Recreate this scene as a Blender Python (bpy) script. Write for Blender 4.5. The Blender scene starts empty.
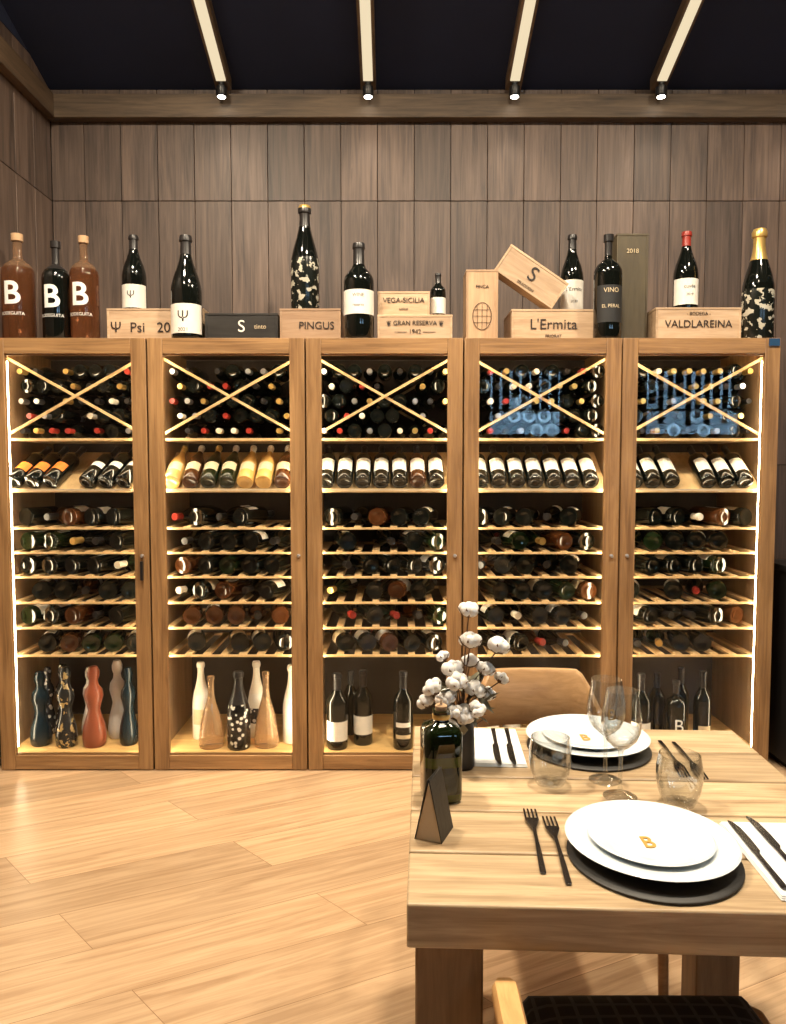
import bpy, bmesh, math, random
from mathutils import Matrix, Vector, Euler
R=random.Random(7)
S=bpy.context.scene
S.view_settings.view_transform='Standard'
COL=S.collection
rad=math.radians

# ---------------------------------------------------------------- materials
def newmat(name):
    m=bpy.data.materials.new(name); m.use_nodes=True
    nt=m.node_tree; nt.nodes.clear()
    o=nt.nodes.new('ShaderNodeOutputMaterial')
    return m,nt,o
def N(nt,t,**k):
    n=nt.nodes.new(t)
    for a,b in k.items(): setattr(n,a,b)
    return n
def c4(c): return (c[0],c[1],c[2],1)
def pbr(name,col,rough=.5,metal=0,noise=.08,nscale=30,coat=0,emis=None,estr=0,spec=.5,trans=0,bump=0,ior=1.45):
    m,nt,o=newmat(name); b=N(nt,'ShaderNodeBsdfPrincipled'); L=nt.links
    tc=N(nt,'ShaderNodeTexCoord'); no=N(nt,'ShaderNodeTexNoise'); no.inputs['Scale'].default_value=nscale
    L.new(tc.outputs['Object'],no.inputs['Vector'])
    mx=N(nt,'ShaderNodeMix',data_type='RGBA'); 
    mx.inputs[6].default_value=c4([max(0,x*(1-noise)) for x in col]); mx.inputs[7].default_value=c4([min(1,x*(1+noise)) for x in col])
    L.new(no.outputs['Fac'],mx.inputs[0]); L.new(mx.outputs[2],b.inputs['Base Color'])
    b.inputs['Roughness'].default_value=rough; b.inputs['Metallic'].default_value=metal
    b.inputs['Coat Weight'].default_value=coat; b.inputs['Transmission Weight'].default_value=trans
    b.inputs['Specular IOR Level'].default_value=spec; b.inputs['IOR'].default_value=ior
    if bump:
        bp=N(nt,'ShaderNodeBump'); bp.inputs['Strength'].default_value=bump; bp.inputs['Distance'].default_value=.002
        L.new(no.outputs['Fac'],bp.inputs['Height']); L.new(bp.outputs[0],b.inputs['Normal'])
    if emis:
        b.inputs['Emission Color'].default_value=c4(emis); b.inputs['Emission Strength'].default_value=estr
    L.new(b.outputs[0],o.inputs[0]); return m
def wood(name,dark,light,grain=(40,40,2.5),rough=.45,var=.35,bump=.15,lo=.34,hi=.64):
    m,nt,o=newmat(name); L=nt.links; b=N(nt,'ShaderNodeBsdfPrincipled')
    tc=N(nt,'ShaderNodeTexCoord'); at=N(nt,'ShaderNodeAttribute'); at.attribute_name='tint'
    mu=N(nt,'ShaderNodeMath',operation='MULTIPLY'); mu.inputs[1].default_value=23.7; L.new(at.outputs['Fac'],mu.inputs[0])
    ad=N(nt,'ShaderNodeVectorMath',operation='ADD'); L.new(tc.outputs['Object'],ad.inputs[0]); L.new(mu.outputs[0],ad.inputs[1])
    mp=N(nt,'ShaderNodeMapping'); mp.inputs['Scale'].default_value=grain; L.new(ad.outputs[0],mp.inputs[0])
    n1=N(nt,'ShaderNodeTexNoise'); n1.inputs['Scale'].default_value=1; n1.inputs['Detail'].default_value=7; n1.inputs['Roughness'].default_value=.65; n1.inputs['Distortion'].default_value=.9
    L.new(mp.outputs[0],n1.inputs['Vector'])
    mp2=N(nt,'ShaderNodeMapping'); mp2.inputs['Scale'].default_value=[g*.16 if g>6 else g*.5 for g in grain]; L.new(ad.outputs[0],mp2.inputs[0])
    n2=N(nt,'ShaderNodeTexNoise'); n2.inputs['Scale'].default_value=1; n2.inputs['Detail'].default_value=3; n2.inputs['Distortion'].default_value=1.5
    L.new(mp2.outputs[0],n2.inputs['Vector'])
    mxf=N(nt,'ShaderNodeMath',operation='MULTIPLY_ADD'); mxf.inputs[1].default_value=.6
    m2=N(nt,'ShaderNodeMath',operation='MULTIPLY'); m2.inputs[1].default_value=.4; L.new(n2.outputs['Fac'],m2.inputs[0])
    L.new(n1.outputs['Fac'],mxf.inputs[0]); L.new(m2.outputs[0],mxf.inputs[2])
    cr=N(nt,'ShaderNodeValToRGB'); cr.color_ramp.elements[0].position=lo; cr.color_ramp.elements[0].color=c4(dark)
    cr.color_ramp.elements[1].position=hi; cr.color_ramp.elements[1].color=c4(light)
    L.new(mxf.outputs[0],cr.inputs[0])
    br=N(nt,'ShaderNodeMath',operation='MULTIPLY_ADD'); br.inputs[1].default_value=var; br.inputs[2].default_value=1-var/2
    L.new(at.outputs['Fac'],br.inputs[0])
    vm=N(nt,'ShaderNodeVectorMath',operation='SCALE'); L.new(cr.outputs[0],vm.inputs[0]); L.new(br.outputs[0],vm.inputs['Scale'])
    L.new(vm.outputs[0],b.inputs['Base Color']); b.inputs['Roughness'].default_value=rough
    bp=N(nt,'ShaderNodeBump'); bp.inputs['Strength'].default_value=bump; bp.inputs['Distance'].default_value=.002
    L.new(n1.outputs['Fac'],bp.inputs['Height']); L.new(bp.outputs[0],b.inputs['Normal'])
    L.new(b.outputs[0],o.inputs[0]); return m
def thinglass(name,tint=(1,1,1),edge=.4,base=.03,power=3.5,smudge=.012):
    m,nt,o=newmat(name); L=nt.links
    t=N(nt,'ShaderNodeBsdfTransparent'); t.inputs[0].default_value=c4(tint)
    g=N(nt,'ShaderNodeBsdfGlossy'); g.inputs['Roughness'].default_value=0
    lw=N(nt,'ShaderNodeLayerWeight'); lw.inputs[0].default_value=.5
    pw=N(nt,'ShaderNodeMath',operation='POWER'); pw.inputs[1].default_value=power; L.new(lw.outputs['Facing'],pw.inputs[0])
    pm=N(nt,'ShaderNodeMath',operation='MULTIPLY'); pm.inputs[1].default_value=edge; L.new(pw.outputs[0],pm.inputs[0])
    tc=N(nt,'ShaderNodeTexCoord'); no=N(nt,'ShaderNodeTexNoise'); no.inputs['Scale'].default_value=6; L.new(tc.outputs['Object'],no.inputs['Vector'])
    ma=N(nt,'ShaderNodeMath',operation='MULTIPLY_ADD'); ma.inputs[1].default_value=smudge; ma.inputs[2].default_value=base
    L.new(no.outputs['Fac'],ma.inputs[0])
    ad=N(nt,'ShaderNodeMath',operation='ADD',use_clamp=True); L.new(pm.outputs[0],ad.inputs[0]); L.new(ma.outputs[0],ad.inputs[1])
    mx=N(nt,'ShaderNodeMixShader'); L.new(ad.outputs[0],mx.inputs[0]); L.new(t.outputs[0],mx.inputs[1]); L.new(g.outputs[0],mx.inputs[2])
    L.new(mx.outputs[0],o.inputs[0]); return m
def pattern(name,base,spot,scale=22,th=.32,rough=.2,kind='voronoi'):
    m,nt,o=newmat(name); L=nt.links; b=N(nt,'ShaderNodeBsdfPrincipled')
    tc=N(nt,'ShaderNodeTexCoord')
    if kind=='voronoi':
        n=N(nt,'ShaderNodeTexVoronoi'); n.inputs['Scale'].default_value=scale; out=n.outputs['Distance']
    else:
        n=N(nt,'ShaderNodeTexNoise'); n.inputs['Scale'].default_value=scale; n.inputs['Detail'].default_value=3; out=n.outputs['Fac']
    L.new(tc.outputs['Object'],n.inputs['Vector'])
    lt=N(nt,'ShaderNodeMath',operation='LESS_THAN'); lt.inputs[1].default_value=th; L.new(out,lt.inputs[0])
    mx=N(nt,'ShaderNodeMix',data_type='RGBA'); mx.inputs[6].default_value=c4(base); mx.inputs[7].default_value=c4(spot)
    L.new(lt.outputs[0],mx.inputs[0]); L.new(mx.outputs[2],b.inputs['Base Color']); b.inputs['Roughness'].default_value=rough
    L.new(b.outputs[0],o.inputs[0]); return m
def emit(name,col,st):
    m,nt,o=newmat(name); e=N(nt,'ShaderNodeEmission'); e.inputs[0].default_value=c4(col); e.inputs[1].default_value=st
    nt.links.new(e.outputs[0],o.inputs[0]); return m

M_oakZ=wood('oak_frame_vertical',(.17,.085,.032),(.41,.235,.10),(60,60,2.6),.42,.22)
M_oakX=wood('oak_frame_horizontal',(.17,.085,.032),(.41,.235,.10),(2.6,60,60),.42,.22)
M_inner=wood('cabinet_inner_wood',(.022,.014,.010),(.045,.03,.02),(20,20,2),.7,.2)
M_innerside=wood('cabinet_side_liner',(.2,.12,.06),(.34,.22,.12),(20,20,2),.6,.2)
M_innerfl=wood('cabinet_base_wood',(.5,.3,.11),(.78,.5,.2),(2.5,30,30),.5,.2)
M_slat=wood('shelf_slat_wood',(.42,.27,.12),(.68,.46,.23),(30,2.5,30),.5,.3)
M_wall=wood('wall_panel_wood',(.036,.024,.020),(.18,.122,.092),(46,46,1.8),.5,.45,.25,.32,.66)
M_beamX=wood('beam_wood_x',(.035,.022,.013),(.135,.09,.052),(2.5,40,40),.6,.2)
M_beamY=wood('beam_wood_y',(.045,.028,.016),(.14,.088,.05),(40,2.5,40),.6,.2)
M_tableX=wood('table_wood_top',(.22,.135,.065),(.58,.43,.26),(3,50,50),.4,.34,.3,.32,.6)
M_tableZ=wood('table_wood_leg',(.12,.065,.028),(.30,.175,.08),(30,30,2.6),.5,.2,.2)
M_chair=wood('chair_wood',(.30,.16,.065),(.50,.30,.14),(8,40,40),.4,.2)
M_chair2=wood('chair_wood_light',(.5,.27,.1),(.75,.45,.19),(40,6,40),.4,.2)
M_crate=wood('crate_pine',(.38,.25,.145),(.60,.43,.28),(4,40,40),.6,.3)
M_crate2=wood('crate_pine_dark',(.27,.16,.09),(.42,.28,.17),(4,40,40),.6,.3)
M_crateZ=wood('crate_pine_upright',(.33,.2,.11),(.52,.34,.2),(40,40,4),.6,.3)
M_cratebk=wood('crate_black',(.012,.011,.01),(.03,.027,.024),(4,40,40),.4,.2)
M_olive=wood('box_olive',(.055,.04,.02),(.09,.07,.035),(30,30,4),.5,.2)
M_black=pbr('black_paint',(.012,.012,.013),.35)
M_dark=pbr('dark_gap',(.008,.007,.006),.8)
M_farwall=pbr('dark_plaster',(.02,.018,.018),.9,noise=.3,nscale=3)
M_ceil=pbr('ceiling_dark',(.010,.015,.040),.9,noise=.3,nscale=2)
M_glassdk=pbr('bottle_glass_black',(.004,.005,.004),.06,coat=.3,noise=.2)
M_glassgr=pbr('bottle_glass_green',(.006,.012,.004),.06,coat=.3,noise=.2)
M_glassbr=pbr('bottle_glass_brown',(.06,.02,.006),.08,coat=.3,noise=.2)
M_rose=pbr('bottle_rose_wine',(.92,.66,.40),.05,coat=.3,noise=.08,nscale=8,trans=.75,ior=1.33)
M_amber=pbr('bottle_amber_wine',(.66,.40,.12),.08,coat=.5,noise=.12,nscale=8)
M_amberdk=pbr('bottle_amber_dark',(.34,.14,.06),.05,noise=.1,nscale=8,trans=.85,ior=1.33)
M_ambermd=pbr('bottle_amber_neck',(.62,.40,.25),.05,noise=.1,nscale=8,trans=.85,ior=1.33)
M_whiteb=pbr('bottle_white_gloss',(.8,.78,.72),.2,coat=.3)
M_label=pbr('label_paper',(.80,.77,.70),.6)
M_labelo=pbr('label_orange',(.85,.22,.03),.6)
M_labelk=pbr('label_black',(.02,.02,.02),.6)
M_labelc=pbr('label_cream',(.62,.5,.32),.6)
M_fk=pbr('foil_black',(.02,.018,.018),.3)
M_fg=pbr('foil_gold',(.75,.5,.16),.3,metal=.7)
M_fr=pbr('foil_red',(.3,.03,.02),.35)
M_fw=pbr('foil_cream',(.75,.7,.6),.4)
M_fs=pbr('foil_silver',(.6,.6,.62),.3,metal=.8)
M_cork=pbr('cork',(.5,.32,.18),.8)
M_floral=pattern('bottle_floral',(.008,.01,.008),(.50,.47,.38),34,.435,kind='noise')
M_dots=pattern('bottle_dots',(.008,.008,.008),(.8,.78,.72),34,.3)
M_pat1=pattern('ceramic_pattern_bw',(.03,.03,.035),(.6,.58,.55),40,.36)
M_pat2=pattern('ceramic_pattern_gold',(.02,.02,.02),(.4,.28,.12),36,.41,kind='noise')
M_terra=pbr('ceramic_terracotta',(.25,.065,.03),.3)
M_blue=pbr('ceramic_blue',(.006,.015,.022),.25)
M_cer=pbr('ceramic_white',(.75,.72,.68),.3)
M_plate=pbr('porcelain_white',(.72,.77,.80),.12,noise=.02,coat=.3)
M_slate=pbr('slate_dark',(.014,.013,.012),.5,bump=.4,nscale=60)
M_napkin=pbr('napkin_cloth',(.80,.82,.82),.9,noise=.04,nscale=400,bump=.2)
M_steel=pbr('gunmetal_steel',(.10,.10,.105),.25,metal=1)
M_gold=pbr('gold_print',(.50,.27,.05),.5)
M_white=pbr('white_print',(.85,.85,.82),.6)
M_ink=pbr('ink_print',(.03,.02,.015),.6)
M_pane=thinglass('door_glass',(.985,.99,.985),.25,.008,smudge=.004)
M_wg=thinglass('drinking_glass',(.93,.94,.94),.95,.045,1.9)
M_led=emit('led_warm',(1,.82,.54),46)
M_strip=emit('rafter_lit_wood_glow',(1,.82,.54),.90)  # no lamp: glow stands in for light falling on the rafter wood
M_bulb=emit('bulb',(1,.93,.8),14)
M_oil=pbr('oil_bottle_glass',(.005,.009,.002),.06,coat=.5,noise=.6,nscale=14)
M_oil2=pbr('oil_yellow_green',(.045,.055,.006),.08,coat=.5,noise=.3)
M_cotton=pbr('cotton_fluff',(.80,.78,.75),.95,noise=.08,nscale=90,bump=.8)
M_calyx=pbr('cotton_husk',(.12,.065,.03),.8)
M_stem=pbr('stem_brown',(.10,.055,.03),.8)
M_leaf=pbr('dried_leaf',(.16,.15,.10),.8,noise=.4)
M_metalrail=pbr('shelf_rail',(.6,.5,.38),.35,metal=.3)
M_card=pbr('card_tan',(.55,.42,.26),.7)
M_screen=pbr('display_blue',(.02,.05,.10),.2,emis=(.1,.4,.8),estr=.04)
M_glasspane=thinglass('window_glass',(.9,.97,1),.2,.02)

def plaid():
    m,nt,o=newmat('cushion_plaid'); L=nt.links; b=N(nt,'ShaderNodeBsdfPrincipled')
    tc=N(nt,'ShaderNodeTexCoord'); vals=[]
    for d in ('X','Y'):
        w=N(nt,'ShaderNodeTexWave',wave_type='BANDS',bands_direction=d); w.inputs['Scale'].default_value=9
        L.new(tc.outputs['Object'],w.inputs['Vector'])
        g=N(nt,'ShaderNodeMath',operation='GREATER_THAN'); g.inputs[1].default_value=.9; L.new(w.outputs['Fac'],g.inputs[0]); vals.append(g)
    a=N(nt,'ShaderNodeMath',operation='MAXIMUM'); L.new(vals[0].outputs[0],a.inputs[0]); L.new(vals[1].outputs[0],a.inputs[1])
    mx=N(nt,'ShaderNodeMix',data_type='RGBA'); mx.inputs[6].default_value=(.012,.012,.014,1); mx.inputs[7].default_value=(.05,.05,.055,1)
    L.new(a.outputs[0],mx.inputs[0]); L.new(mx.outputs[2],b.inputs['Base Color']); b.inputs['Roughness'].default_value=.95
    L.new(b.outputs[0],o.inputs[0]); return m
M_plaid=plaid()
def floormat():
    m,nt,o=newmat('oak_floor'); L=nt.links; b=N(nt,'ShaderNodeBsdfPrincipled')
    tc=N(nt,'ShaderNodeTexCoord')
    a=rad(25); e=(math.cos(rad(45)),math.sin(rad(45)),0)
    d1=N(nt,'ShaderNodeVectorMath',operation='DOT_PRODUCT'); d1.inputs[1].default_value=e
    d2=N(nt,'ShaderNodeVectorMath',operation='DOT_PRODUCT'); d2.inputs[1].default_value=(-math.sin(a),math.cos(a),0)
    L.new(tc.outputs['Object'],d1.inputs[0]); L.new(tc.outputs['Object'],d2.inputs[0])
    cx=N(nt,'ShaderNodeCombineXYZ'); L.new(d1.outputs['Value'],cx.inputs[0]); L.new(d2.outputs['Value'],cx.inputs[1])
    br=N(nt,'ShaderNodeTexBrick'); br.offset=.42; br.inputs['Scale'].default_value=1
    br.inputs['Color1'].default_value=(0,0,0,1); br.inputs['Color2'].default_value=(1,1,1,1); br.inputs['Mortar'].default_value=(.5,.5,.5,1)
    br.inputs['Mortar Size'].default_value=.0011; br.inputs['Mortar Smooth'].default_value=.1; br.inputs['Brick Width'].default_value=1.6; br.inputs['Row Height'].default_value=.24
    L.new(cx.outputs[0],br.inputs['Vector'])
    sc=N(nt,'ShaderNodeVectorMath',operation='SCALE'); sc.inputs['Scale'].default_value=19; L.new(br.outputs['Color'],sc.inputs[0])
    ad=N(nt,'ShaderNodeVectorMath',operation='ADD'); L.new(cx.outputs[0],ad.inputs[0]); L.new(sc.outputs[0],ad.inputs[1])
    mp=N(nt,'ShaderNodeMapping'); mp.inputs['Scale'].default_value=(1.7,30,1); L.new(ad.outputs[0],mp.inputs[0])
    n=N(nt,'ShaderNodeTexNoise'); n.inputs['Scale'].default_value=1; n.inputs['Detail'].default_value=8; n.inputs['Roughness'].default_value=.64; n.inputs['Distortion'].default_value=1.1
    L.new(mp.outputs[0],n.inputs['Vector'])
    cr=N(nt,'ShaderNodeValToRGB'); cr.color_ramp.elements[0].position=.3; cr.color_ramp.elements[0].color=(.37,.225,.12,1)
    cr.color_ramp.elements[1].position=.6; cr.color_ramp.elements[1].color=(.59,.405,.245,1)
    L.new(n.outputs['Fac'],cr.inputs[0])
    bw=N(nt,'ShaderNodeMath',operation='MULTIPLY_ADD'); bw.inputs[1].default_value=.34; bw.inputs[2].default_value=.80; L.new(br.outputs['Color'],bw.inputs[0])
    vs=N(nt,'ShaderNodeVectorMath',operation='SCALE'); L.new(cr.outputs[0],vs.inputs[0]); L.new(bw.outputs[0],vs.inputs['Scale'])
    mx=N(nt,'ShaderNodeMix',data_type='RGBA'); mx.inputs[7].default_value=(.22,.12,.05,1); L.new(br.outputs['Fac'],mx.inputs[0]); L.new(vs.outputs[0],mx.inputs[6])
    L.new(mx.outputs[2],b.inputs['Base Color']); b.inputs['Roughness'].default_value=.33
    L.new(b.outputs[0],o.inputs[0]); return m
M_floor=floormat()

# ---------------------------------------------------------------- mesh builder
class MB:
    def __init__(s): s.v=[];s.f=[];s.m=[];s.t=[];s.mats=[]
    def mi(s,m):
        if m not in s.mats: s.mats.append(m)
        return s.mats.index(m)
    def add(s,vs,fs,ms,tint=None,M=None):
        if tint is None: tint=R.random()
        o=len(s.v)
        for p in vs:
            p=Vector(p)
            if M is not None: p=M@p
            s.v.append(tuple(p)); s.t.append(tint)
        for i,f in enumerate(fs):
            s.f.append([o+k for k in f]); s.m.append(s.mi(ms[i] if isinstance(ms,list) else ms))
    def box(s,c,d,mat,tint=None,M=None):
        x,y,z=c;a,b,e=d[0]/2,d[1]/2,d[2]/2
        vs=[(x-a,y-b,z-e),(x+a,y-b,z-e),(x+a,y+b,z-e),(x-a,y+b,z-e),(x-a,y-b,z+e),(x+a,y-b,z+e),(x+a,y+b,z+e),(x-a,y+b,z+e)]
        fs=[(0,3,2,1),(4,5,6,7),(0,1,5,4),(1,2,6,5),(2,3,7,6),(3,0,4,7)]
        s.add(vs,fs,mat,tint,M)
    def prism(s,pts,z0,z1,mat,M=None,tint=None):
        n=len(pts)
        vs=[(p[0],p[1],z0) for p in pts]+[(p[0],p[1],z1) for p in pts]
        fs=[tuple(range(n-1,-1,-1)),tuple(range(n,2*n))]+[(i,(i+1)%n,n+(i+1)%n,n+i) for i in range(n)]
        s.add(vs,fs,mat,tint,M)
    def rev(s,prof,matf,seg=16,M=None,label=None,tint=None,sq=2.0,labels=()):
        lbs=list(labels)+([label] if label else [])
        for lb in lbs:
            for zz in lb[:2]:
                for i in range(len(prof)-1):
                    (r0,z0),(r1,z1)=prof[i],prof[i+1]
                    if z0+1e-6<zz<z1-1e-6:
                        k=(zz-z0)/(z1-z0); prof=prof[:i+1]+[(r0+(r1-r0)*k,zz)]+prof[i+1:]; break
        vs=[];fs=[];ms=[]
        for r,z in prof:
            for j in range(seg):
                a=2*math.pi*(j+.5)/seg; ca,sa=math.cos(a),math.sin(a)
                k=1 if sq==2 else (abs(ca)**sq+abs(sa)**sq)**(-1/sq)
                vs.append((r*k*ca,r*k*sa,z))
        for i in range(len(prof)-1):
            zm=(prof[i][1]+prof[i+1][1])/2; base=matf(zm) if callable(matf) else matf
            for j in range(seg):
                j2=(j+1)%seg
                am=2*math.pi*(j+1)/seg; da=abs((am-1.5*math.pi+math.pi)%(2*math.pi)-math.pi)
                mt=base
                for lb in lbs:
                    if lb[0]-1e-5<=zm<=lb[1]+1e-5 and da<=lb[2]: mt=lb[3]
                if prof[i][0]<1e-6 and prof[i+1][0]<1e-6: continue
                if prof[i][0]<1e-6: fs.append((i*seg,(i+1)*seg+j2,(i+1)*seg+j)[::-1])
                elif prof[i+1][0]<1e-6: fs.append((i*seg+j,i*seg+j2,(i+1)*seg+j))
                else: fs.append((i*seg+j,i*seg+j2,(i+1)*seg+j2,(i+1)*seg+j))
                ms.append(mt)
        s.add(vs,fs,ms,tint,M)
    def sphere(s,c,r,mat,seg=10,rings=7,sx=(1,1,1),jit=0,M=None):
        vs=[];fs=[]
        for i in range(rings+1):
            th=math.pi*i/rings
            for j in range(seg):
                a=2*math.pi*j/seg; k=r*(1+R.uniform(-jit,jit))
                vs.append((c[0]+k*sx[0]*math.sin(th)*math.cos(a),c[1]+k*sx[1]*math.sin(th)*math.sin(a),c[2]+k*sx[2]*math.cos(th)))
        for i in range(rings):
            for j in range(seg):
                j2=(j+1)%seg; fs.append((i*seg+j,(i+1)*seg+j,(i+1)*seg+j2,i*seg+j2))
        s.add(vs,fs,mat,None,M)
    def tube(s,pts,r,mat,seg=8,r2=None,sy=1.0):
        pts=[Vector(p) for p in pts]; vs=[];fs=[];n=len(pts)
        for i,p in enumerate(pts):
            d=(pts[min(i+1,n-1)]-pts[max(i-1,0)]).normalized()
            up=Vector((0,0,1)) if abs(d.z)<.9 else Vector((1,0,0))
            a=d.cross(up).normalized(); b=a.cross(d).normalized()
            rr=r if r2 is None else r+(r2-r)*i/(n-1)
            for j in range(seg):
                t=2*math.pi*j/seg; vs.append(p+a*rr*math.cos(t)+b*rr*sy*math.sin(t))
        for i in range(n-1):
            for j in range(seg):
                j2=(j+1)%seg; fs.append((i*seg+j,i*seg+j2,(i+1)*seg+j2,(i+1)*seg+j))
        fs.append(tuple(range(seg))[::-1]); fs.append(tuple((n-1)*seg+j for j in range(seg)))
        s.add(vs,fs,mat)
    def build(s,name,parent=None,loc=(0,0,0),rot=(0,0,0),bevel=0,smooth=True,angle=35,sub=0):
        me=bpy.data.meshes.new(name); me.from_pydata(s.v,[],s.f)
        for m in s.mats: me.materials.append(m)
        me.polygons.foreach_set('material_index',s.m)
        at=me.attributes.new('tint','FLOAT','POINT'); at.data.foreach_set('value',s.t)
        me.update()
        if smooth:
            me.polygons.foreach_set('use_smooth',[True]*len(me.polygons)); me.set_sharp_from_angle(angle=rad(angle))
        ob=bpy.data.objects.new(name,me); COL.objects.link(ob)
        ob.location=loc; ob.rotation_euler=rot
        if parent: ob.parent=parent
        if bevel:
            b=ob.modifiers.new('bevel','BEVEL'); b.width=bevel; b.segments=2; b.limit_method='ANGLE'; b.angle_limit=rad(40)
        return ob
def empty(name,loc=(0,0,0),rot=(0,0,0)):
    e=bpy.data.objects.new(name,None); e.empty_display_size=.1; COL.objects.link(e); e.location=loc; e.rotation_euler=rot; return e
def text(s,size,loc,mat,parent=None,rot=(math.pi/2,0,0),name='lettering',sx=1,bold=0):
    c=bpy.data.curves.new(name,'FONT'); c.body=s; c.size=size; c.align_x='CENTER'; c.align_y='CENTER'; c.extrude=.0006; c.offset=bold
    c.materials.append(mat); o=bpy.data.objects.new(name,c); COL.objects.link(o); o.location=loc; o.rotation_euler=rot; o.scale=(sx,1,1)
    if parent: o.parent=parent
    return o
def wraptext(s,size,r,z,mat,parent,cx=0,cy=0,bold=0):
    """lettering printed round the bottle (real mesh following the cylinder)"""
    c=bpy.data.curves.new('tmp','FONT'); c.body=s; c.size=size; c.align_x='CENTER'; c.align_y='CENTER'; c.offset=bold; c.resolution_u=4
    o=bpy.data.objects.new('tmp',c); COL.objects.link(o)
    dg=bpy.context.evaluated_depsgraph_get(); dg.update()
    me=bpy.data.meshes.new_from_object(o.evaluated_get(dg)); bpy.data.objects.remove(o)
    bm=bmesh.new(); bm.from_mesh(me)
    bmesh.ops.triangulate(bm,faces=bm.faces)
    for _ in range(4):
        es=[e for e in bm.edges if abs(e.verts[0].co.x-e.verts[1].co.x)>.010]
        if not es: break
        bmesh.ops.subdivide_edges(bm,edges=es,cuts=1); bmesh.ops.triangulate(bm,faces=bm.faces)
    rr=r+.0009
    for v in bm.verts:
        x,y=v.co.x,v.co.y; a=x/r
        v.co=(cx+rr*math.sin(a),cy-rr*math.cos(a),z+y)
    bm.to_mesh(me); bm.free(); me.materials.clear(); me.materials.append(mat)
    ob=bpy.data.objects.new('lettering',me); COL.objects.link(ob); ob.parent=parent
    return ob
def T(x,y,z): return Matrix.Translation((x,y,z))
def RX(a): return Matrix.Rotation(rad(a),4,'X')
def RY(a): return Matrix.Rotation(rad(a),4,'Y')
def RZ(a): return Matrix.Rotation(rad(a),4,'Z')

# ---------------------------------------------------------------- bottle profiles
def prof(kind,r,h):
    if kind=='bord': p=[(0,.03),(.6,0),(.93,0),(1,.02),(1,.60),(.95,.645),(.78,.69),(.5,.74),(.38,.78),(.36,.94),(.42,.945),(.42,.975),(.38,1),(0,1)]
    elif kind=='burg': p=[(0,.03),(.6,0),(.93,0),(1,.02),(1,.46),(.95,.52),(.82,.60),(.62,.68),(.44,.76),(.36,.82),(.34,.94),(.42,.945),(.42,.975),(.38,1),(0,1)]
    elif kind=='champ': p=[(0,.03),(.6,0),(.93,0),(1,.02),(1,.42),(.96,.50),(.82,.59),(.6,.69),(.43,.78),(.36,.86),(.37,.92),(.46,.93),(.48,.97),(.38,1),(0,1)]
    elif kind=='bell': p=[(0,.03),(.7,0),(.95,0),(1,.03),(1,.10),(.92,.22),(.8,.36),(.62,.5),(.4,.62),(.27,.72),(.24,.94),(.3,.95),(.3,1),(0,1)]
    elif kind=='hour': p=[(0,.0),(.8,0),(.95,.03),(1,.12),(.9,.25),(.62,.38),(.5,.45),(.62,.53),(.8,.62),(.72,.70),(.42,.76),(.36,.82),(.5,.87),(.52,.93),(.35,.99),(0,1)]
    elif kind=='shoulder': p=[(0,.03),(.6,0),(.93,0),(1,.02),(1,.62),(.97,.66),(.8,.71),(.5,.745),(.3,.77),(.27,.8),(.27,.93),(.36,.935),(.36,1),(0,1)]
    return [(a*r,b*h) for a,b in p]
def put_bottle(mb,kind,r,h,glass,foil,M,label=None,foilz=.8,seg=16,labels=()):
    mb.rev(prof(kind,r,h),lambda z:(foil if z>foilz*h else glass),seg,M,
        (label[0]*h,label[1]*h,rad(label[2]),label[3]) if label else None,labels=[(a*h,b*h,rad(c),d) for a,b,c,d in labels])

# ---------------------------------------------------------------- room shell
FY=3.58      # cabinet front
WY=4.38; WXL=-1.92; WXR=5.5; BY=-3.0
Z0=3.565     # ceiling height at the back wall
def slopez(y): return Z0+(WY-y)*.33
mb=MB(); mb.box(((WXL+WXR)/2,(WY+BY)/2,-.05),(WXR-WXL+.2,WY-BY+.2,.1),M_floor,.5); mb.build('floor')
mb=MB()
e=.25
vs=[(WXL-e,WY+e,slopez(WY+e)),(WXR+e,WY+e,slopez(WY+e)),(WXR+e,BY-e,slopez(BY-e)),(WXL-e,BY-e,slopez(BY-e))]
vs+=[(x,y,z+.1) for x,y,z in vs]
mb.add(vs,[(0,1,2,3),(7,6,5,4),(0,4,5,1),(1,5,6,2),(2,6,7,3),(3,7,4,0)],M_ceil); mb.build('ceiling',smooth=False)
mb=MB(); mb.box(((WXL+WXR)/2,WY+.07,1.8),(WXR-WXL+.4,.09,3.66),M_dark,.5)
PW=.206
rows=[(0,1.47),(1.474,2.955),(2.959,3.64)]
x=WXL+.185
xs=[WXL]
while x<WXR: xs.append(x); x+=PW
xs.append(WXR)
for a,b in zip(xs[:-1],xs[1:]):
    for z0,z1 in rows: mb.box(((a+b)/2,WY+.012,(z0+z1)/2),(b-a-.003,.022,z1-z0),M_wall)
mb.build('wall_back',bevel=.0015)
mb=MB(); mb.box((WXL-.07,(WY+BY)/2,3.1),(.09,WY-BY+.3,6.2),M_dark,.5)
y=WY
while y>BY+.01:
    y2=max(BY,y-PW)
    for z0,z1 in rows+[(3.644,6.2)]: mb.box((WXL-.012,(y+y2)/2,(z0+z1)/2),(.022,y-y2-.003,z1-z0),M_wall if z1<4 else M_ceil)
    y=y2
mb.build('wall_left',bevel=.0015)
mb=MB(); mb.box((WXR+.05,(WY+BY)/2,3.1),(.1,WY-BY+.3,6.2),M_farwall,.5); mb.build('wall_right')
wins=[(1.25,2.3),(3.35,4.7)]; wz0,wz1=1.85,2.8
mb=MB(); W_=M_farwall
mb.box(((WXL+WXR)/2,BY-.1,wz0/2),(WXR-WXL,.2,wz0),W_,.3); mb.box(((WXL+WXR)/2,BY-.1,(wz1+6.2)/2),(WXR-WXL,.2,6.2-wz1),W_,.3)
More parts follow.
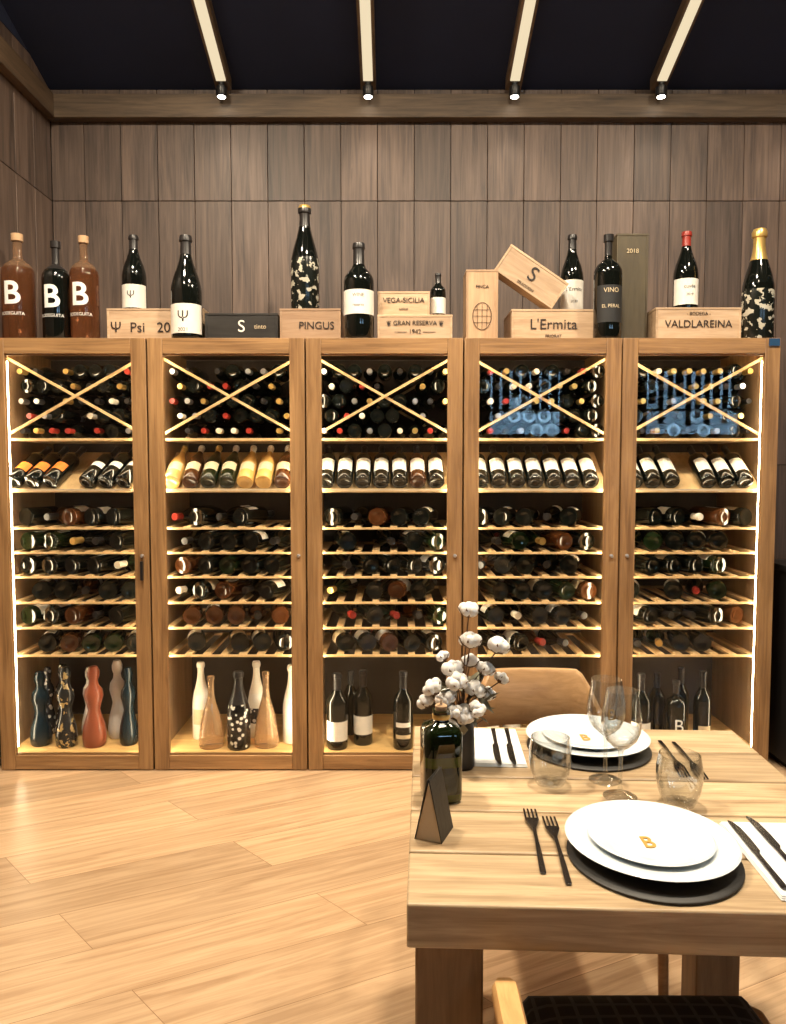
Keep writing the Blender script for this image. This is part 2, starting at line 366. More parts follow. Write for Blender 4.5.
ed=[WXL]+[e for w in wins for e in w]+[WXR]
for i in range(0,len(ed),2): mb.box(((ed[i]+ed[i+1])/2,BY-.1,(wz0+wz1)/2),(ed[i+1]-ed[i],.2,wz1-wz0),W_,.3)
mb.build('wall_front')
for i,(a,b) in enumerate(wins):
    p=empty('window_%d'%(i+1),((a+b)/2,BY-.1,(wz0+wz1)/2)); mb=MB(); w=b-a;h=wz1-wz0
    for sx in (-1,1): mb.box((sx*(w/2-.025),0,0),(.05,.08,h),M_black)
    for sz in (-1,1): mb.box((0,0,sz*(h/2-.025)),(w,.08,.05),M_black)
    # hanging blind slats of uneven length
    n=int(w/.12)
    for k in range(1,n):
        hh=R.uniform(.35,.85)*h; mb.box((-w/2+w*k/n,.03,h/2-hh/2-.03),(R.uniform(.06,.115),.006,hh),M_black,None)
    mb.box((0,0,-.1),(w,.045,.03),M_black)
    mb.build('window_frame',p); mb=MB(); mb.box((0,-.02,0),(w-.06,.006,h-.06),M_glasspane); mb.build('window_glass',p)
mb=MB(); mb.box(((WXL+WXR)/2,WY-.031,3.452),(WXR-WXL,.06,.128),M_beamX,.8); mb.build('trim_1',bevel=.004)
mb=MB(); mb.box((WXL+.025,(WY-.065+BY)/2,3.452),(.05,WY-.065-BY,.128),M_beamY,.3); mb.build('trim_2',bevel=.004)
SX0=-.93; SDX=.795
for i in range(0,8):
    x=SX0+SDX*i
    if x>WXR-.2 or x<WXL+.1: continue
    p=empty('ceiling_rafter',(x,WY,0)); mb=MB()
    L=(WY-BY)
    def rb(x0,x1,za,zb,y0,y1,mat,mb_):
        f=lambda yy:Z0-yy*.33
        vs=[(x0,y0,f(y0)+za),(x1,y0,f(y0)+za),(x1,y1,f(y1)+za),(x0,y1,f(y1)+za),(x0,y0,f(y0)+zb),(x1,y0,f(y0)+zb),(x1,y1,f(y1)+zb),(x0,y1,f(y1)+zb)]
        mb_.add(vs,[(0,1,2,3),(7,6,5,4),(0,4,5,1),(1,5,6,2),(2,6,7,3),(3,7,4,0)],mat)
    rb(-.042,.042,-.06,-.001,-L+.01,-.07,M_beamY,mb); mb.build('beam',p)
    mb=MB(); rb(-.026,.026,-.068,-.0605,-L+.4,-.14,M_strip,mb); mb.build('led_strip',p)  # added glowing strip, imitates the beam's lit wood face
    mb=MB(); mb.rev([(0,0),(.026,0),(.03,.008),(.03,.05),(.016,.06),(.016,.075),(0,.075)],M_black,14,T(0,-.13,3.465)); 
    mb.rev([(0,-.003),(.021,-.003),(.023,.001)],M_bulb,14,T(0,-.13,3.465)); mb.build('spot_head',p)

# ---------------------------------------------------------------- wine cabinets
CW=.736; CD=.60; CH=2.064
levels=[1.172,1.053,.935,.81,.686,.55]
def cabinet(idx,cx):
    P=empty('wine_cabinet',(cx,FY,0))
    hw=CW/2; iw=hw-.022
    mb=MB()
    for s in (-1,1): mb.box((s*(hw-.011),.026+CD/2,CH/2),(.022,CD-.002,CH),M_oakZ,R.random())
    mb.box((0,.026+CD/2,CH-.011),(CW-.046,CD-.002,.022),M_oakX)
    mb.box((0,.026+CD/2,.035),(CW-.046,CD-.004,.068),M_oakX)
    mb.build('carcass',P,bevel=.002)
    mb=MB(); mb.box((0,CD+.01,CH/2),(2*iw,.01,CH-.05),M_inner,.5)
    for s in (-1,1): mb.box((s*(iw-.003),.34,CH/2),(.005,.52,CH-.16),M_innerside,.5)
    mb.build('back_panel',P)
    mb=MB(); mb.box((0,.03+CD/2-.01,.0735),(2*iw-.001,CD-.03,.009),M_innerfl,.6); mb.build('base_board',P)
    mb=MB(); st=.07
    for s in (-1,1): mb.box((s*(hw-st/2-.002),.012,CH/2),(st,.024,CH-.008),M_oakZ)
    mb.box((0,.012,CH-.004-.036),(CW-2*st-.005,.024,.072),M_oakX); mb.box((0,.012,.006+.034),(CW-2*st-.005,.024,.068),M_oakX)
    mb.build('door_frame',P,bevel=.002)
    mb=MB(); ow=CW-2*st
    for s in (-1,1): mb.box((s*(ow/2+.001),.017,(1.99+.078)/2),(.008,.012,1.99-.078),M_oakZ,0)
    mb.box((0,.017,1.985),(ow,.012,.008),M_oakX,0); mb.box((0,.017,.078),(ow,.012,.008),M_oakX,0)
    mb.build('door_bead',P)
    mb=MB(); mb.box((0,.017,(1.99+.078)/2),(ow-.006,.004,1.99-.086),M_pane); mb.build('door_glass',P,smooth=False)
    mb=MB(); s=1 if idx in (0,1,2,3) else -1
    mb.rev([(0,0),(.009,0),(.009,.006),(.006,.012),(0,.013)],M_fs,12,T(s*(hw-.035),0,1.04)@RX(90)); 
    if idx==0: mb.box((s*(hw-.035),-.012,.97),(.012,.014,.09),M_black)
    mb.build('lock',P)
    mb=MB()
    for s in (-1,1):
        mb.box((s*.309,.05,1.03),(.008,.012,1.86),M_led)
        mb.box((s*.3185,.05,1.03),(.0098,.016,1.88),M_metalrail)
    mb.box((0,.05,2.015),(2*iw-.06,.012,.008),M_led)
    mb.build('led_strips',P)
    # shelves
    mb=MB()
    mb.box((0,.325,1.592),(2*iw-.016,.5,.012),M_slat,.7)
    ang=math.atan2(.39,2*iw)
    for s in (-1,1):
        for yy in (.085,.5): mb.box((0,yy+s*.0062,0),(math.hypot(.39,2*iw)-.05,.012,.012),M_slat,.9,T(0,0,1.797)@RY(s*math.degrees(ang)))
    mb.box((0,.08,1.348),(2*iw-.02,.03,.012),M_metalrail,.6)
    mb.box((0,.16,0),(2*iw-.03,.33,.01),M_slat,.5,T(0,.07,1.345)@RX(35))
    for z in levels:
        mb.box((0,.075,z-.008),(2*iw-.02,.016,.009),M_slat,1.0)
        mb.box((0,.56,z-.008),(2*iw-.02,.016,.012),M_slat,.4)
        n=8
        for k in range(n):
            mb.box((-iw+.04+(2*iw-.08)*k/(n-1),.318,z-.006),(.034,.468,.012),M_slat)
    mb.build('shelves',P)
    # bottles -------------------------------------------------
    mb=MB()
    foils=[M_fk,M_fk,M_fg,M_fw,M_fr,M_fs,M_fg]
    for row in range(5):
        z=1.60+.037+row*.072
        for c in range(-4,5):
            dx=c*.074+(.037 if row%2 else 0); dz=z-1.797
            if abs(dx)>iw-.05: continue
            if R.random()<.06: continue
            yy=.13+R.uniform(0,.02)
            if R.random()<.6: Mx=T(dx,yy+.31,z)@RX(90)
            else: Mx=T(dx,yy,z)@RX(-90)
            put_bottle(mb,'bord',.035,.30,M_glassdk,R.choice(foils),Mx,seg=12)
    dx=-iw+.065
    k=0
    while dx<iw-.04:
        if not(k==3 and idx in (0,4)):
            g,f,lb,kd=M_glassdk,M_fk,M_label,'bord'
            if idx==0:
                lb=M_labelo if k<3 else M_label; zr=(.22,.40) if k<3 else (.3,.42)
            else: zr=(.18,.5)
            if idx==1:
                g=M_amber if k in(0,4,5) else M_glassbr; 
                if k in (2,3): g=M_glassgr
                f=R.choice([M_fg,M_fw]) ; lb=M_labelc; zr=(.2,.4); kd='burg'
            if idx==2 and k==5: g=M_glassbr
            Mx=T(dx,.085,1.352)@RX(-55)@T(0,-.042,0)
            if idx==0: Mx=T(dx-.02,.085,1.352)@RX(-55)@RY(14)@T(0,-.042,0)
            put_bottle(mb,kd,.041,.30,g,f,Mx,(zr[0],zr[1],62,lb),seg=16)
        dx+=.088; k+=1
    for ri,z in enumerate(levels):
        yaw=R.uniform(10,23)*R.choice([-1,1])
        off=R.uniform(-.02,.02)
        for q in range(5):
            xx=(q-2)*.108+off
            if R.random()<.05: continue
            r=.045
            flip=R.random()<.22
            g=R.choice([M_glassdk]*7+[M_glassgr,M_glassbr]) 
            if idx==1 and ri in(4,): g=M_glassbr
            fo=R.choice([M_fk]*4+[M_fg,M_fw,M_fr])
            y0=R.uniform(.095,.115)
            if flip: Mx=T(xx,y0+.155,z+r)@RZ(yaw)@RX(90)@T(0,0,-.15)
            else: Mx=T(xx,y0+.155,z+r)@RZ(yaw)@RX(-90)@T(0,0,-.15)
            lab=(.14,.40,62,R.choice([M_label,M_label,M_labelc])) if R.random()<.5 else None
            Mx=Mx@RZ(R.uniform(-50,50)+(180 if flip else 0))
            put_bottle(mb,R.choice(['bord','burg']),r,.30,g,fo,Mx,lab,seg=16)
    mb.build('lying_bottles',P)
    mb=MB(); z=.0785
    def st_(kind,dx,dy,r,h,g,f,lab=None,fz=.8,labels=()):
        put_bottle(mb,kind,r,h,g,f,T(dx,dy,z),lab,fz,20,labels)
    if idx==0:
        for dx,dy,r,h,g in [(-.235,.14,.052,.37,M_blue),(-.165,.24,.045,.38,M_pat1),(-.10,.12,.052,.40,M_pat2),(-.035,.26,.045,.36,M_cer),(.035,.13,.058,.40,M_terra),(.11,.25,.05,.40,M_cer),(.2,.15,.047,.39,M_blue),(-.27,.3,.04,.35,M_pat1),(.27,.3,.04,.33,M_dots)]:
            st_('hour',dx,dy,r,h,g,g)
    elif idx==1:
        st_('champ',-.2,.24,.045,.39,M_whiteb,M_fw,(.2,.4,50,M_labelc),.6)
        st_('bell',-.12,.12,.062,.35,M_rose,M_rose,None,.93)
        st_('champ',.02,.1,.057,.38,M_dots,M_fk,None,.62)
        st_('champ',.08,.26,.045,.39,M_whiteb,M_fw,(.2,.4,50,M_pat1),.6)
        st_('bell',.15,.13,.06,.37,M_rose,M_rose,None,.93)
        st_('champ',.27,.18,.045,.39,M_whiteb,M_fw,(.2,.4,50,M_label),.6)
    elif idx==2:
        st_('bord',-.235,.10,.052,.37,M_glassdk,M_fk,(.12,.38,75,M_label))
        st_('bord',-.11,.16,.048,.37,M_glassdk,M_fk,(.15,.4,75,M_label))
        st_('bord',.09,.10,.05,.38,M_glassdk,M_fk,labels=[(.3,.36,50,M_label),(.15,.2,40,M_labelc)])
        st_('bord',-.18,.3,.04,.33,M_glassdk,M_fk)
    elif idx==3:
        for dx,dy,g in [(-.22,.12,M_glassdk),(-.1,.2,M_glassdk),(.05,.12,M_glassdk),(.2,.2,M_glassdk)]:
            st_('bord',dx,dy,.045,.36,g,M_fk,(.15,.38,75,M_label))
    else:
        st_('bord',-.22,.10,.048,.37,M_glassdk,M_fk,(.12,.36,75,M_label))
        st_('bord',-.10,.22,.042,.34,M_glassdk,M_fk)
        st_('shoulder',-.04,.12,.05,.33,M_glassdk,M_fk)
        st_('bord',.03,.24,.04,.36,M_glassdk,M_fk)
        st_('bord',.10,.14,.042,.37,M_glassdk,M_fk,labels=[(.2,.28,40,M_labelc)])
    mb.build('standing_bottles',P)
    if idx==4:
        wraptext('B',.09,.05,.19,M_white,P,-.04,.12)
        mb=MB(); mb.box((.335,-.004,2.04),(.05,.006,.034),M_screen); mb.build('control_display',P)
for i in range(5): cabinet(i,-.04+.740*(i-2))

P=empty('black_sideboard',(2.16,3.62,0)); mb=MB()
mb.box((0,0,.5),(.56,.45,.92),M_black); mb.box((0,0,.975),(.58,.47,.03),M_black); mb.box((0,0,.02),(.5,.4,.04),M_dark)
for s in (-1,1): mb.box((s*.137,-.232,.5),(.262,.016,.86),M_black); mb.box((s*.03,-.25,.6),(.01,.018,.16),M_fs)
mb.build('body',P,bevel=.003)

# ---------------------------------------------------------------- display on top of cabinets
TZ=CH+.0005
def top_bottle(x,y,kind,r,h,glass,foil,lab=None,z=TZ,fz=.8,labels=(),txt=None,name='wine_bottle'):
    mb=MB(); put_bottle(mb,kind,r,h,glass,foil,Matrix.Identity(4),lab,fz,32,labels)
    o=mb.build(name,None,(x,y,z))
    for t in (txt or []): wraptext(t[0],t[1],r,t[2]*h,t[3],o,bold=.003 if t[1]>.1 else 0)
    return o
BT=[('B',.15,.42,M_white),('BODEGUITA',.021,.24,M_white)]
top_bottle(-1.805,3.72,'shoulder',.076,.51,M_amberdk,M_cork,fz=.93,labels=[(.68,.93,180,M_ambermd)],txt=BT)
top_bottle(-1.622,3.72,'shoulder',.066,.475,M_glassdk,M_fk,fz=.7,txt=BT)
top_bottle(-1.487,3.72,'shoulder',.067,.50,M_amberdk,M_cork,fz=.93,labels=[(.68,.93,180,M_ambermd)],txt=BT)
top_bottle(-1.30,3.88,'burg',.06,.38,M_glassdk,M_fk,(.04,.34,80,M_label),z=TZ+.171,txt=[('\u03a8',.05,.2,M_ink)])
top_bottle(-.985,3.68,'burg',.073,.49,M_glassdk,M_fk,(.05,.33,80,M_label),txt=[('\u03a8',.07,.2,M_ink),('2021',.025,.08,M_ink)])
top_bottle(-.435,3.82,'champ',.07,.52,M_floral,M_fg,z=TZ+.157,fz=.97,labels=[(.5,.8,180,M_glassdk),(.80,.97,180,M_fk)])
top_bottle(-.163,3.68,'bord',.072,.455,M_glassdk,M_fk,(.25,.5,80,M_label),txt=[('WINE',.022,.44,M_ink),('reserva',.018,.34,M_ink)])
top_bottle(.222,3.80,'bord',.038,.22,M_glassdk,M_fk,(.1,.45,80,M_label),z=TZ+.124)
top_bottle(.905,3.91,'burg',.058,.40,M_glassdk,M_fk,(.04,.42,80,M_label),z=TZ+.162,txt=[("L'Ermita",.026,.3,M_ink),('2020',.018,.15,M_ink)])
top_bottle(1.02,3.665,'shoulder',.066,.49,M_glassdk,M_fk,(.15,.5,60,M_labelk),txt=[('VINO',.03,.45,M_labelc),('EL PERAL',.022,.3,M_labelc)])
top_bottle(1.455,3.84,'burg',.06,.395,M_glassdk,M_fr,(.08,.4,80,M_label),z=TZ+.162,txt=[('cuv\u00e9e',.025,.3,M_ink),('2019',.018,.2,M_ink)])
top_bottle(1.755,3.71,'champ',.074,.53,M_floral,M_fg,fz=.72,labels=[(.45,.72,180,M_glassdk)])

def crate(x0,x1,y,z,h,d,mat,words=(),rot=0,name='wine_crate'):
    w=x1-x0; o=empty(name,((x0+x1)/2,y,z+h/2),(0,rad(rot),0)); mb=MB()
    mb.box((0,0,-.005),(w-.004,d-.004,h-.014),mat)
    mb.box((0,0,h/2-.006),(w,d,.011),mat)
    for s in (-1,1): mb.box((s*(w/2-.006),-.0005,-.006),(.010,d+.001,h-.013),mat)
    mb.box((0,0,-h/2+.0045),(w,d,.008),mat)
    mb.build('crate_box',o,bevel=.0012)
    for s,size,dx,dz,mt in words: text(s,size,(dx,-d/2-.0012,dz),mt,o)
    return o
crate(-1.40,-.925,3.89,TZ,.17,.25,M_crate,[('\u03a8  Psi   2021',.068,-.04,-.01,M_ink)])
crate(-.90,-.55,3.80,TZ,.13,.24,M_cratebk,[('S',.08,0,0,M_label),('tinto',.03,.09,.0,M_labelc)])
crate(-.545,-.25,3.82,TZ,.156,.24,M_crate2,[('PINGUS',.05,.03,-.005,M_ink)])
crate(-.075,.285,3.80,TZ,.123,.24,M_crate,[('\u2766 GRAN RESERVA \u2766',.03,0,.02,M_ink),('\u2014\u2014 1942 \u2014\u2014',.03,0,-.02,M_ink)])
crate(-.075,.178,3.82,TZ+.1235,.118,.2,M_crate,[('VEGA-SICILIA',.034,0,.015,M_ink),('unico',.02,0,-.025,M_ink)])
o=crate(.352,.508,3.80,TZ,.345,.16,M_crateZ,[('FINCA',.022,0,.09,M_ink)])
mb=MB()
def ringpts(rx,rz,n=28): return [(rx*math.cos(2*math.pi*i/n),rz*math.sin(2*math.pi*i/n)) for i in range(n+1)]
rp=ringpts(.045,.065); mb.tube([(a,-.0815,b-.05) for a,b in rp],.0014,M_ink,4)
for k in (-.022,0,.022): mb.tube([(k,-.0815,-.11+abs(k)*.4),(k*1.1,-.0815,.01-abs(k)*.4)],.001,M_ink,4)
for k in (-.08,-.05,-.02): mb.tube([(-.042,-.0815,k),(.042,-.0815,k)],.001,M_ink,4)
mb.build('barrel_drawing',o)
crate(.575,.985,3.87,TZ,.161,.26,M_crate,[("L'Ermita",.07,0,.005,M_ink),('PRIORAT',.02,0,-.05,M_ink)])
o=crate(.50,.84,3.79,2.30,.148,.10,M_crate,[('S',.1,0,.01,M_ink),('SELECCION',.018,0,-.055,M_ink)],rot=34)
o.location=(.673,3.80,2.383)
crate(1.090,1.245,3.85,TZ,.53,.16,M_olive,[('2018',.03,0,.18,M_labelc)])
crate(1.262,1.675,3.83,TZ,.161,.26,M_crate,[('VALDLAREINA',.05,0,.0,M_ink),('- BODEGA -',.022,0,.05,M_ink)])

# ---------------------------------------------------------------- table
TR=rad(-2.4); TA=.86
TP=empty('dining_table',(.022,1.194,0),(0,0,TR))
mb=MB(); n=5; w=TA/n
for i in range(n):
    mb.box((TA/2,w*(i+.5),.7125),(TA,w-.005,.075),M_tableX)
mb.build('top_boards',TP,bevel=.004)
mb=MB()
mb.box((TA/2,TA/2,.6625),(.06,TA-.16,.024),M_tableZ)
for x_ in (.075,TA-.075): mb.box((x_,TA/2,.6625),(.05,TA-.26,.024),M_tableZ)
mb.build('battens',TP,bevel=.002)
mb=MB()
for x_ in (.07,TA-.07):
    for y_ in (.07,TA-.07): mb.box((x_,y_,.3372),(.112,.112,.6745),M_tableZ)
mb.build('legs',TP,bevel=.004)
ZT=.7505

def plate(x,y,name='dinner_plate'):
    P=empty(name,(x,y,ZT)); 
    mb=MB(); mb.rev([(0,0),(.150,0),(.153,.002),(.153,.005),(.150,.007),(0,.007)],M_slate,48,T(-.002,-.02,0)); mb.build('slate_mat',P)
    mb=MB(); mb.rev([(0,.008),(.075,.008),(.08,.010),(.11,.018),(.150,.027),(.154,.030),(.150,.032),(.11,.024),(.085,.017),(.078,.0145),(0,.0145)],M_plate,56); mb.build('charger',P)
    mb=MB(); mb.rev([(0,.0150),(.055,.0150),(.06,.018),(.085,.026),(.108,.031),(.1125,.0335),(.109,.0355),(.084,.030),(.074,.0255),(.066,.0235),(0,.0235)],M_plate,56); mb.build('top_plate',P)
    text('B',.058,(-.008,-.012,.0247),M_gold,P,rot=(0,0,0),bold=.0008,name='monogram',sx=.72)
    return P
plate(.474,1.362); plate(.495,1.901)

def lathe_glass(name,x,y,pr,z=ZT):
    mb=MB(); mb.rev(pr,M_wg,40); return mb.build(name,None,(x,y,z),angle=60)
wine=[(0,.002),(.034,.001),(.036,.003),(.02,.006),(.006,.012),(.0042,.03),(.0040,.09),(.006,.105),(.018,.113),(.033,.128),(.041,.148),(.0425,.165),(.040,.19),(.036,.215),(.033,.235),(.0322,.235),(.0352,.214),(.039,.19),(.0413,.165),(.040,.149),(.032,.130),(.017,.116),(0,.112)]
a=lathe_glass('wine_glass',.480,1.682,wine); lathe_glass('wine_glass',.488,1.595,wine)
wraptext('B',.035,.0425,.165,M_gold,a)
tumb=[(0,.003),(.026,.0),(.032,.003),(.043,.03),(.0475,.055),(.047,.08),(.042,.108),(.0412,.108),(.0458,.08),(.0462,.055),(.0415,.031),(.03,.008),(0,.007)]
lathe_glass('water_tumbler',.352,1.666,tumb); lathe_glass('water_tumbler',.602,1.562,tumb)

def napkin(x,y,w,d,rot):
    mb=MB()
    for i,(s,z) in enumerate(((1,0.0012),(.985,.0037),(.97,.0062))):
        mb.box((0,0,z),(w*s,d*s,.0023),M_napkin)
    mb.build('folded_napkin',None,(x,y,ZT),(0,0,rad(rot)),bevel=.001)
napkin(.722,1.335,.16,.27,-2.8); napkin(.262,1.885,.125,.25,-2.8)
def fork_pts():
    w=.0125; right=[(.0035,.0),(.005,.003),(.0045,.05),(.003,.11),(.0035,.145),(.009,.165),(w,.18)]
    pts=list(right); t=4; tw=2*w/(2*t-1); x=w
    for k in range(t):
        pts+= [(x,.232),(x-tw,.232)]
        if k<t-1: pts+=[(x-tw,.188),(x-2*tw,.188)]
        x-=2*tw
    pts+=[(-a,b) for a,b in reversed(right)]
    return pts
def knife_pts():
    return [(.004,0),(.006,.004),(.005,.06),(.0045,.115),(.0095,.125),(.0105,.17),(.009,.215),(.003,.24),(-.004,.247),(-.0055,.24),(-.0055,.13),(-.0045,.115),(-.005,.06),(-.006,.004),(-.004,0)]
def cut(name,pts,x,y,ang,z=ZT+.0005,s=1):
    mb=MB(); mb.prism(pts,0,.003,M_steel)
    mb.v=[(a*s,b*s,c+.006*math.sin(min(1,max(0,b/.235))*math.pi)*(1 if 'fork' in name else .2)) for a,b,c in mb.v]
    mb.build(name,None,(x,y,z),(0,0,rad(ang)),bevel=.0006)
def ang(x0,y0,x1,y1): return math.degrees(math.atan2(-(x1-x0),(y1-y0)))
cut('fork',fork_pts(),.262,1.285,ang(.264,1.285,.285,1.543),s=1.08)
cut('fork',fork_pts(),.2985,1.25,ang(.3007,1.244,.318,1.509),s=1.08)
cut('table_knife',knife_pts(),.652,1.222,ang(.635,1.217,.650,1.458),ZT+.008)
cut('table_knife',knife_pts(),.700,1.240,ang(.688,1.239,.70,1.483),ZT+.008)
cut('table_knife',knife_pts(),.268,2.0,ang(.274,2.0,.257,1.744),ZT+.008)
cut('table_knife',knife_pts(),.304,2.0,ang(.318,2.0,.301,1.765),ZT+.008)
cut('fork',fork_pts(),.690,1.93,ang(.690,1.93,.668,1.69))
cut('fork',fork_pts(),.722,1.92,ang(.722,1.92,.705,1.69))

P=empty('olive_oil_bottle',(.103,1.60,ZT),(0,0,rad(8))); mb=MB()
mb.rev([(0,0),(.036,0),(.041,.004),(.042,.02),(.042,.10),(.042,.145),(.036,.158),(.018,.166),(.015,.17),(.015,.182),(.018,.184),(.018,.19),(0,.19)],
  lambda z:(M_oil2 if .078<z<.11 or z<.02 else M_oil),40,sq=4.5,labels=[(.03,.078,.5,M_oil)])
mb.build('bottle_body',P,angle=50)
mb=MB(); mb.rev([(0,.19),(.012,.19),(.013,.2),(.008,.203),(0,.203)],M_cork,16); mb.tube([(0,0,.2),(.0,-.004,.215),(-.012,-.006,.222)],.0035,M_fs,8)
mb.rev([(.0185,.172),(.0195,.175),(.0195,.182),(.0185,.184)],M_fg,20); mb.build('stopper',P)
P=empty('table_tent_card',(.080,1.437,ZT),(0,0,rad(-112))); mb=MB()
for s,m in ((1,M_slate),(-1,M_slate)):
    vs=[(-.036,s*.026,0),(.036,s*.026,0),(.036,s*.001,.118),(-.036,s*.001,.118)]
    vs+=[(x_,y_+s*.0015,z_) for x_,y_,z_ in vs]
    mb.add(vs,[(0,1,2,3),(7,6,5,4),(0,4,5,1),(1,5,6,2),(2,6,7,3),(3,7,4,0)],m)
for xx in (.032,-.034): mb.prism([(-.0255,0.0),(.0255,0.0),(0,.112)],xx,xx+.002,M_card,Matrix(((0,0,1,0),(1,0,0,0),(0,1,0,0),(0,0,0,1))))
mb.build('card',P,smooth=False)

P=empty('cotton_flower_vase',(.163,1.765,ZT)); mb=MB()
mb.rev([(0,0),(.026,0),(.030,.004),(.031,.03),(.029,.09),(.027,.112),(.0275,.116),(.024,.116),(.024,.09),(.02,.01),(0,.008)],M_black,32); mb.build('vase',P)
bolls=[(.015,-.0,.375,.024),(.018,-.01,.305,.026),(-.022,.0,.235,.026),(.02,.015,.25,.022),(.085,.0,.29,.026),(-.07,.0,.19,.024),(-.04,-.03,.175,.026),(-.015,-.035,.215,.025),(.0,-.04,.14,.026),(.055,.0,.235,.022),(.03,-.01,.19,.025),(-.085,.01,.155,.022),(.06,.02,.17,.022),(.095,.01,.21,.018),(-.045,.02,.26,.016),(-.025,-.05,.15,.02),(.03,-.05,.155,.02)]
mb=MB(); mc=MB()
for bx,by,bz,br in bolls:
    br*=.92
    tip=Vector((bx,by,bz)); dirv=(tip-Vector((0,0,.08))).normalized()
    mid=Vector((bx*.3,by*.3,(bz+.1)*.52))
    mc.tube([(0,0,.03),(bx*.08,by*.08,.11),mid,tip-dirv*br*.7],.0022,M_stem,6,r2=.0016)
    Q=Vector((0,0,1)).rotation_difference(dirv).to_matrix().to_4x4(); Mx=T(*tip)@Q
    for k in range(5):
        a=2*math.pi*k/5+R.random()
        mb.sphere((math.cos(a)*br*.58,math.sin(a)*br*.58,R.uniform(-.1,.2)*br),br*.6,M_cotton,10,7,(1,1,1.05),.06,Mx)
    mb.sphere((0,0,br*.35),br*.55,M_cotton,10,7,(1,1,1),.06,Mx)
    for k in range(5):
        a=2*math.pi*(k+.5)/5; u=Vector((math.cos(a),math.sin(a),0)); t_=Vector((-math.sin(a),math.cos(a),0))
        pts=[Vector((0,0,-br*.8)),u*br*.75+t_*br*.3-Vector((0,0,br*.45)),u*br*1.3+Vector((0,0,br*.4)),u*br*.75-t_*br*.3-Vector((0,0,br*.45))]
        pts2=[p_+Vector((0,0,-.0015)) for p_ in pts]
        mc.add(pts+pts2,[(0,1,2,3),(7,6,5,4),(0,4,5,1),(1,5,6,2),(2,6,7,3),(3,7,4,0)],M_calyx,None,Mx)
for k in range(34):
    a=R.uniform(0,6.28); rr=R.uniform(.02,.09); zz=R.uniform(.10,.2)
    c=Vector((rr*math.cos(a),rr*math.sin(a)*.7,zz)); Mx=T(*c)@Euler((R.uniform(-1,1),R.uniform(-1,1),a)).to_matrix().to_4x4()
    l=R.uniform(.02,.034); mc.add([(-l,0,0),(0,-l*.35,.004),(l,0,0),(0,l*.35,.004),(0,0,.001)],[(0,1,4),(1,2,4),(2,3,4),(3,0,4),(0,3,2,1)],M_leaf,None,Mx)
    mc.tube([(0,0,.09),tuple(c*.6+Vector((0,0,zz*.3))),tuple(c)],.0012,M_stem,5)
mb.build('cotton_bolls',P); mc.build('stems_and_husks',P,angle=20)

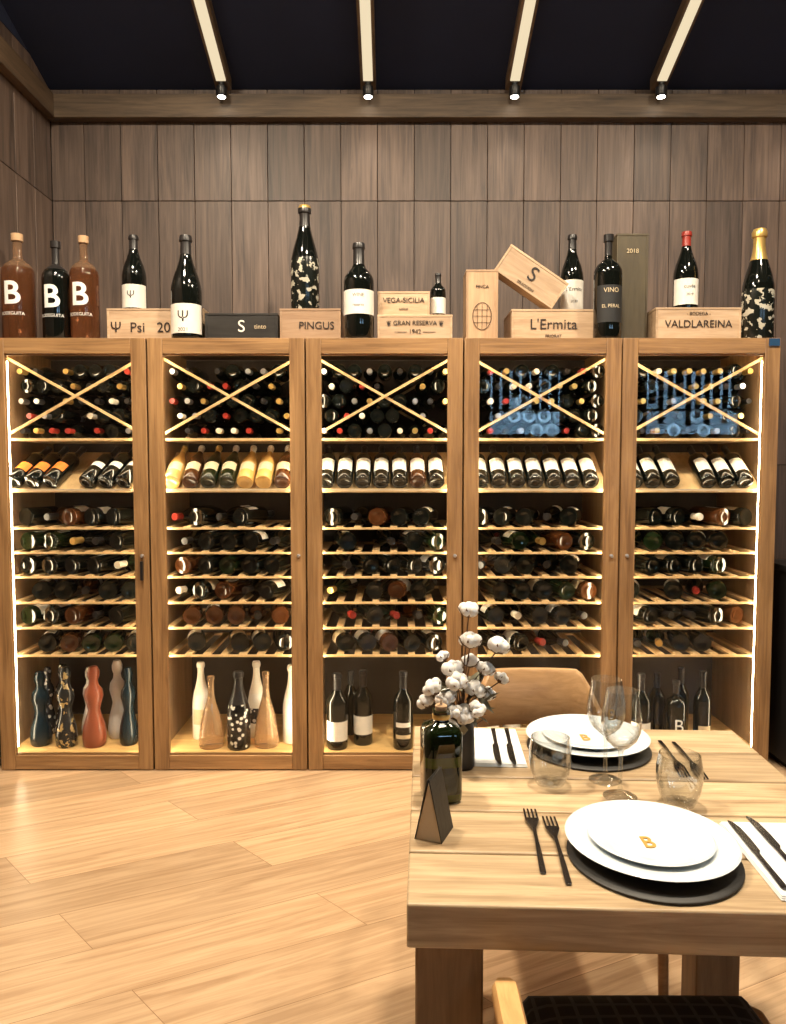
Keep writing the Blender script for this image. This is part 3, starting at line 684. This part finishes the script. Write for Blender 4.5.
# ---------------------------------------------------------------- chairs
def chair(x,y,rot,armf=.07,light=False):
    P=empty('dining_armchair',(x,y,0),(0,0,rad(rot)))
    HWc=.272; mat=M_chair2 if light else M_chair
    path=[]; n=44
    for i in range(7): path.append((-HWc,armf-(armf+.05)*i/6))
    for i in range(1,n):
        a=math.pi+math.pi*i/n
        path.append((HWc*math.copysign(abs(math.cos(a))**.8,math.cos(a)),-.05+.24*math.copysign(abs(math.sin(a))**.8,math.sin(a))))
    for i in range(7): path.append((HWc,-.05+(armf+.05)*i/6))
    vs=[];fs=[]; m=len(path); ring=8
    for i,(px,py) in enumerate(path):
        q=Vector(path[min(i+1,m-1)])-Vector(path[max(i-1,0)]); nn=Vector((q.y,-q.x)).normalized()
        k=max(0,min(1,(-py-.04)/.20)); k=k*k*(3-2*k)
        k2=max(0,min(1,(.235-abs(px))/.10)); k2=k2*k2*(3-2*k2) if py<-.05 else 0
        top=.645+.165*k2; bot=.61+.03*k
        th=.021-.006*k
        if i==0 or i==m-1: th*=.7; top-=.004; bot+=.004
        e=.008
        sec=[(-th,bot+e),(-th+e*.6,bot),(th-e*.6,bot),(th,bot+e),(th,top-e),(th-e*.6,top),(-th+e*.6,top),(-th,top-e)]
        for o_,z in sec:
            vs.append((px+nn.x*o_, py+nn.y*o_-(z-.62)*.18*k2, z))
    for i in range(m-1):
        for j in range(ring):
            j2=(j+1)%ring; fs.append((i*ring+j,i*ring+j2,(i+1)*ring+j2,(i+1)*ring+j))
    fs.append(tuple(range(ring))[::-1]); fs.append(tuple((m-1)*ring+j for j in range(ring)))
    mb=MB(); mb.add(vs,fs,mat,.7)
    mb.build('arm_and_backrest',P,angle=50)
    mb=MB(); mb.prism([(-.24,-.22),(-.2,-.25),(.2,-.25),(.24,-.22),(.245,.24),(.22,.265),(-.22,.265),(-.245,.24)],.41,.442,M_chair)
    mb.build('seat_frame',P,bevel=.006)
    mb=MB(); vs=[];fs=[];nx=16;ny=16
    for i in range(nx+1):
        for j in range(ny+1):
            u=-1+2*i/nx; v=-1+2*j/ny
            k=max(0,1-max(abs(u),abs(v))**6)
            vs.append((u*.232*(1-.03*(v*v)),v*.245+.015,.443+.045*k**.5+.008*(1-u*u)*(1-v*v)))
    for i in range(nx):
        for j in range(ny):
            a=i*(ny+1)+j; fs.append((a,a+ny+1,a+ny+2,a+1))
    mb.add(vs,fs,M_plaid); mb.build('seat_cushion',P,angle=80)
    mb=MB()
    for s in (-1,1):
        mb.tube([(s*.268,.16,0),(s*.27,.12,.42),(s*.272,armf-.03,.612)],.013,M_chair,10,r2=.018)
        mb.tube([(s*.235,-.27,0),(s*.225,-.235,.42),(s*.215,-.235,.64)],.013,M_chair,10,r2=.018)
    mb.tube([(-.268,.13,.36),(.268,.13,.36)],.010,M_chair,8)
    mb.build('legs',P)
    return P
chair(.450,1.13,0,.045,True)
chair(.452,2.10,180,.10)

# ---------------------------------------------------------------- lights
def lamp(kind,name,loc,power,col,rot=(0,0,0),**k):
    l=bpy.data.lights.new(name,kind); l.energy=power; l.color=col
    for a,b in k.items(): setattr(l,a,b)
    o=bpy.data.objects.new(name,l); COL.objects.link(o); o.location=loc; o.rotation_euler=rot; return o
warm=(1,.84,.63)
for x_,y_,p in ((-1.1,2.2,112),(.45,2.0,105),(1.9,2.2,80),(.7,1.1,12),(-1.1,1.2,34)):
    lamp('AREA','downlight',(x_,y_,3.95),p,warm,shape='DISK',size=.3)
for i in range(5):
    lamp('SPOT','track_spot',(SX0+SDX*i,WY-.13,3.455),8,(1,.88,.7),(rad(-14),0,0),spot_size=rad(110),spot_blend=.8,shadow_soft_size=.02)

w=bpy.data.worlds.new('World'); S.world=w; w.use_nodes=True
w.node_tree.nodes['Background'].inputs[0].default_value=(.50,.74,1,1); w.node_tree.nodes['Background'].inputs[1].default_value=13.0

cam=bpy.data.cameras.new('camera'); co=bpy.data.objects.new('camera',cam); COL.objects.link(co)
co.location=(0,0,1.46); co.rotation_euler=(rad(90-3.39),0,0)
cam.sensor_fit='VERTICAL'; cam.sensor_height=24; cam.lens=760/1024*24; cam.clip_start=.05
S.camera=co
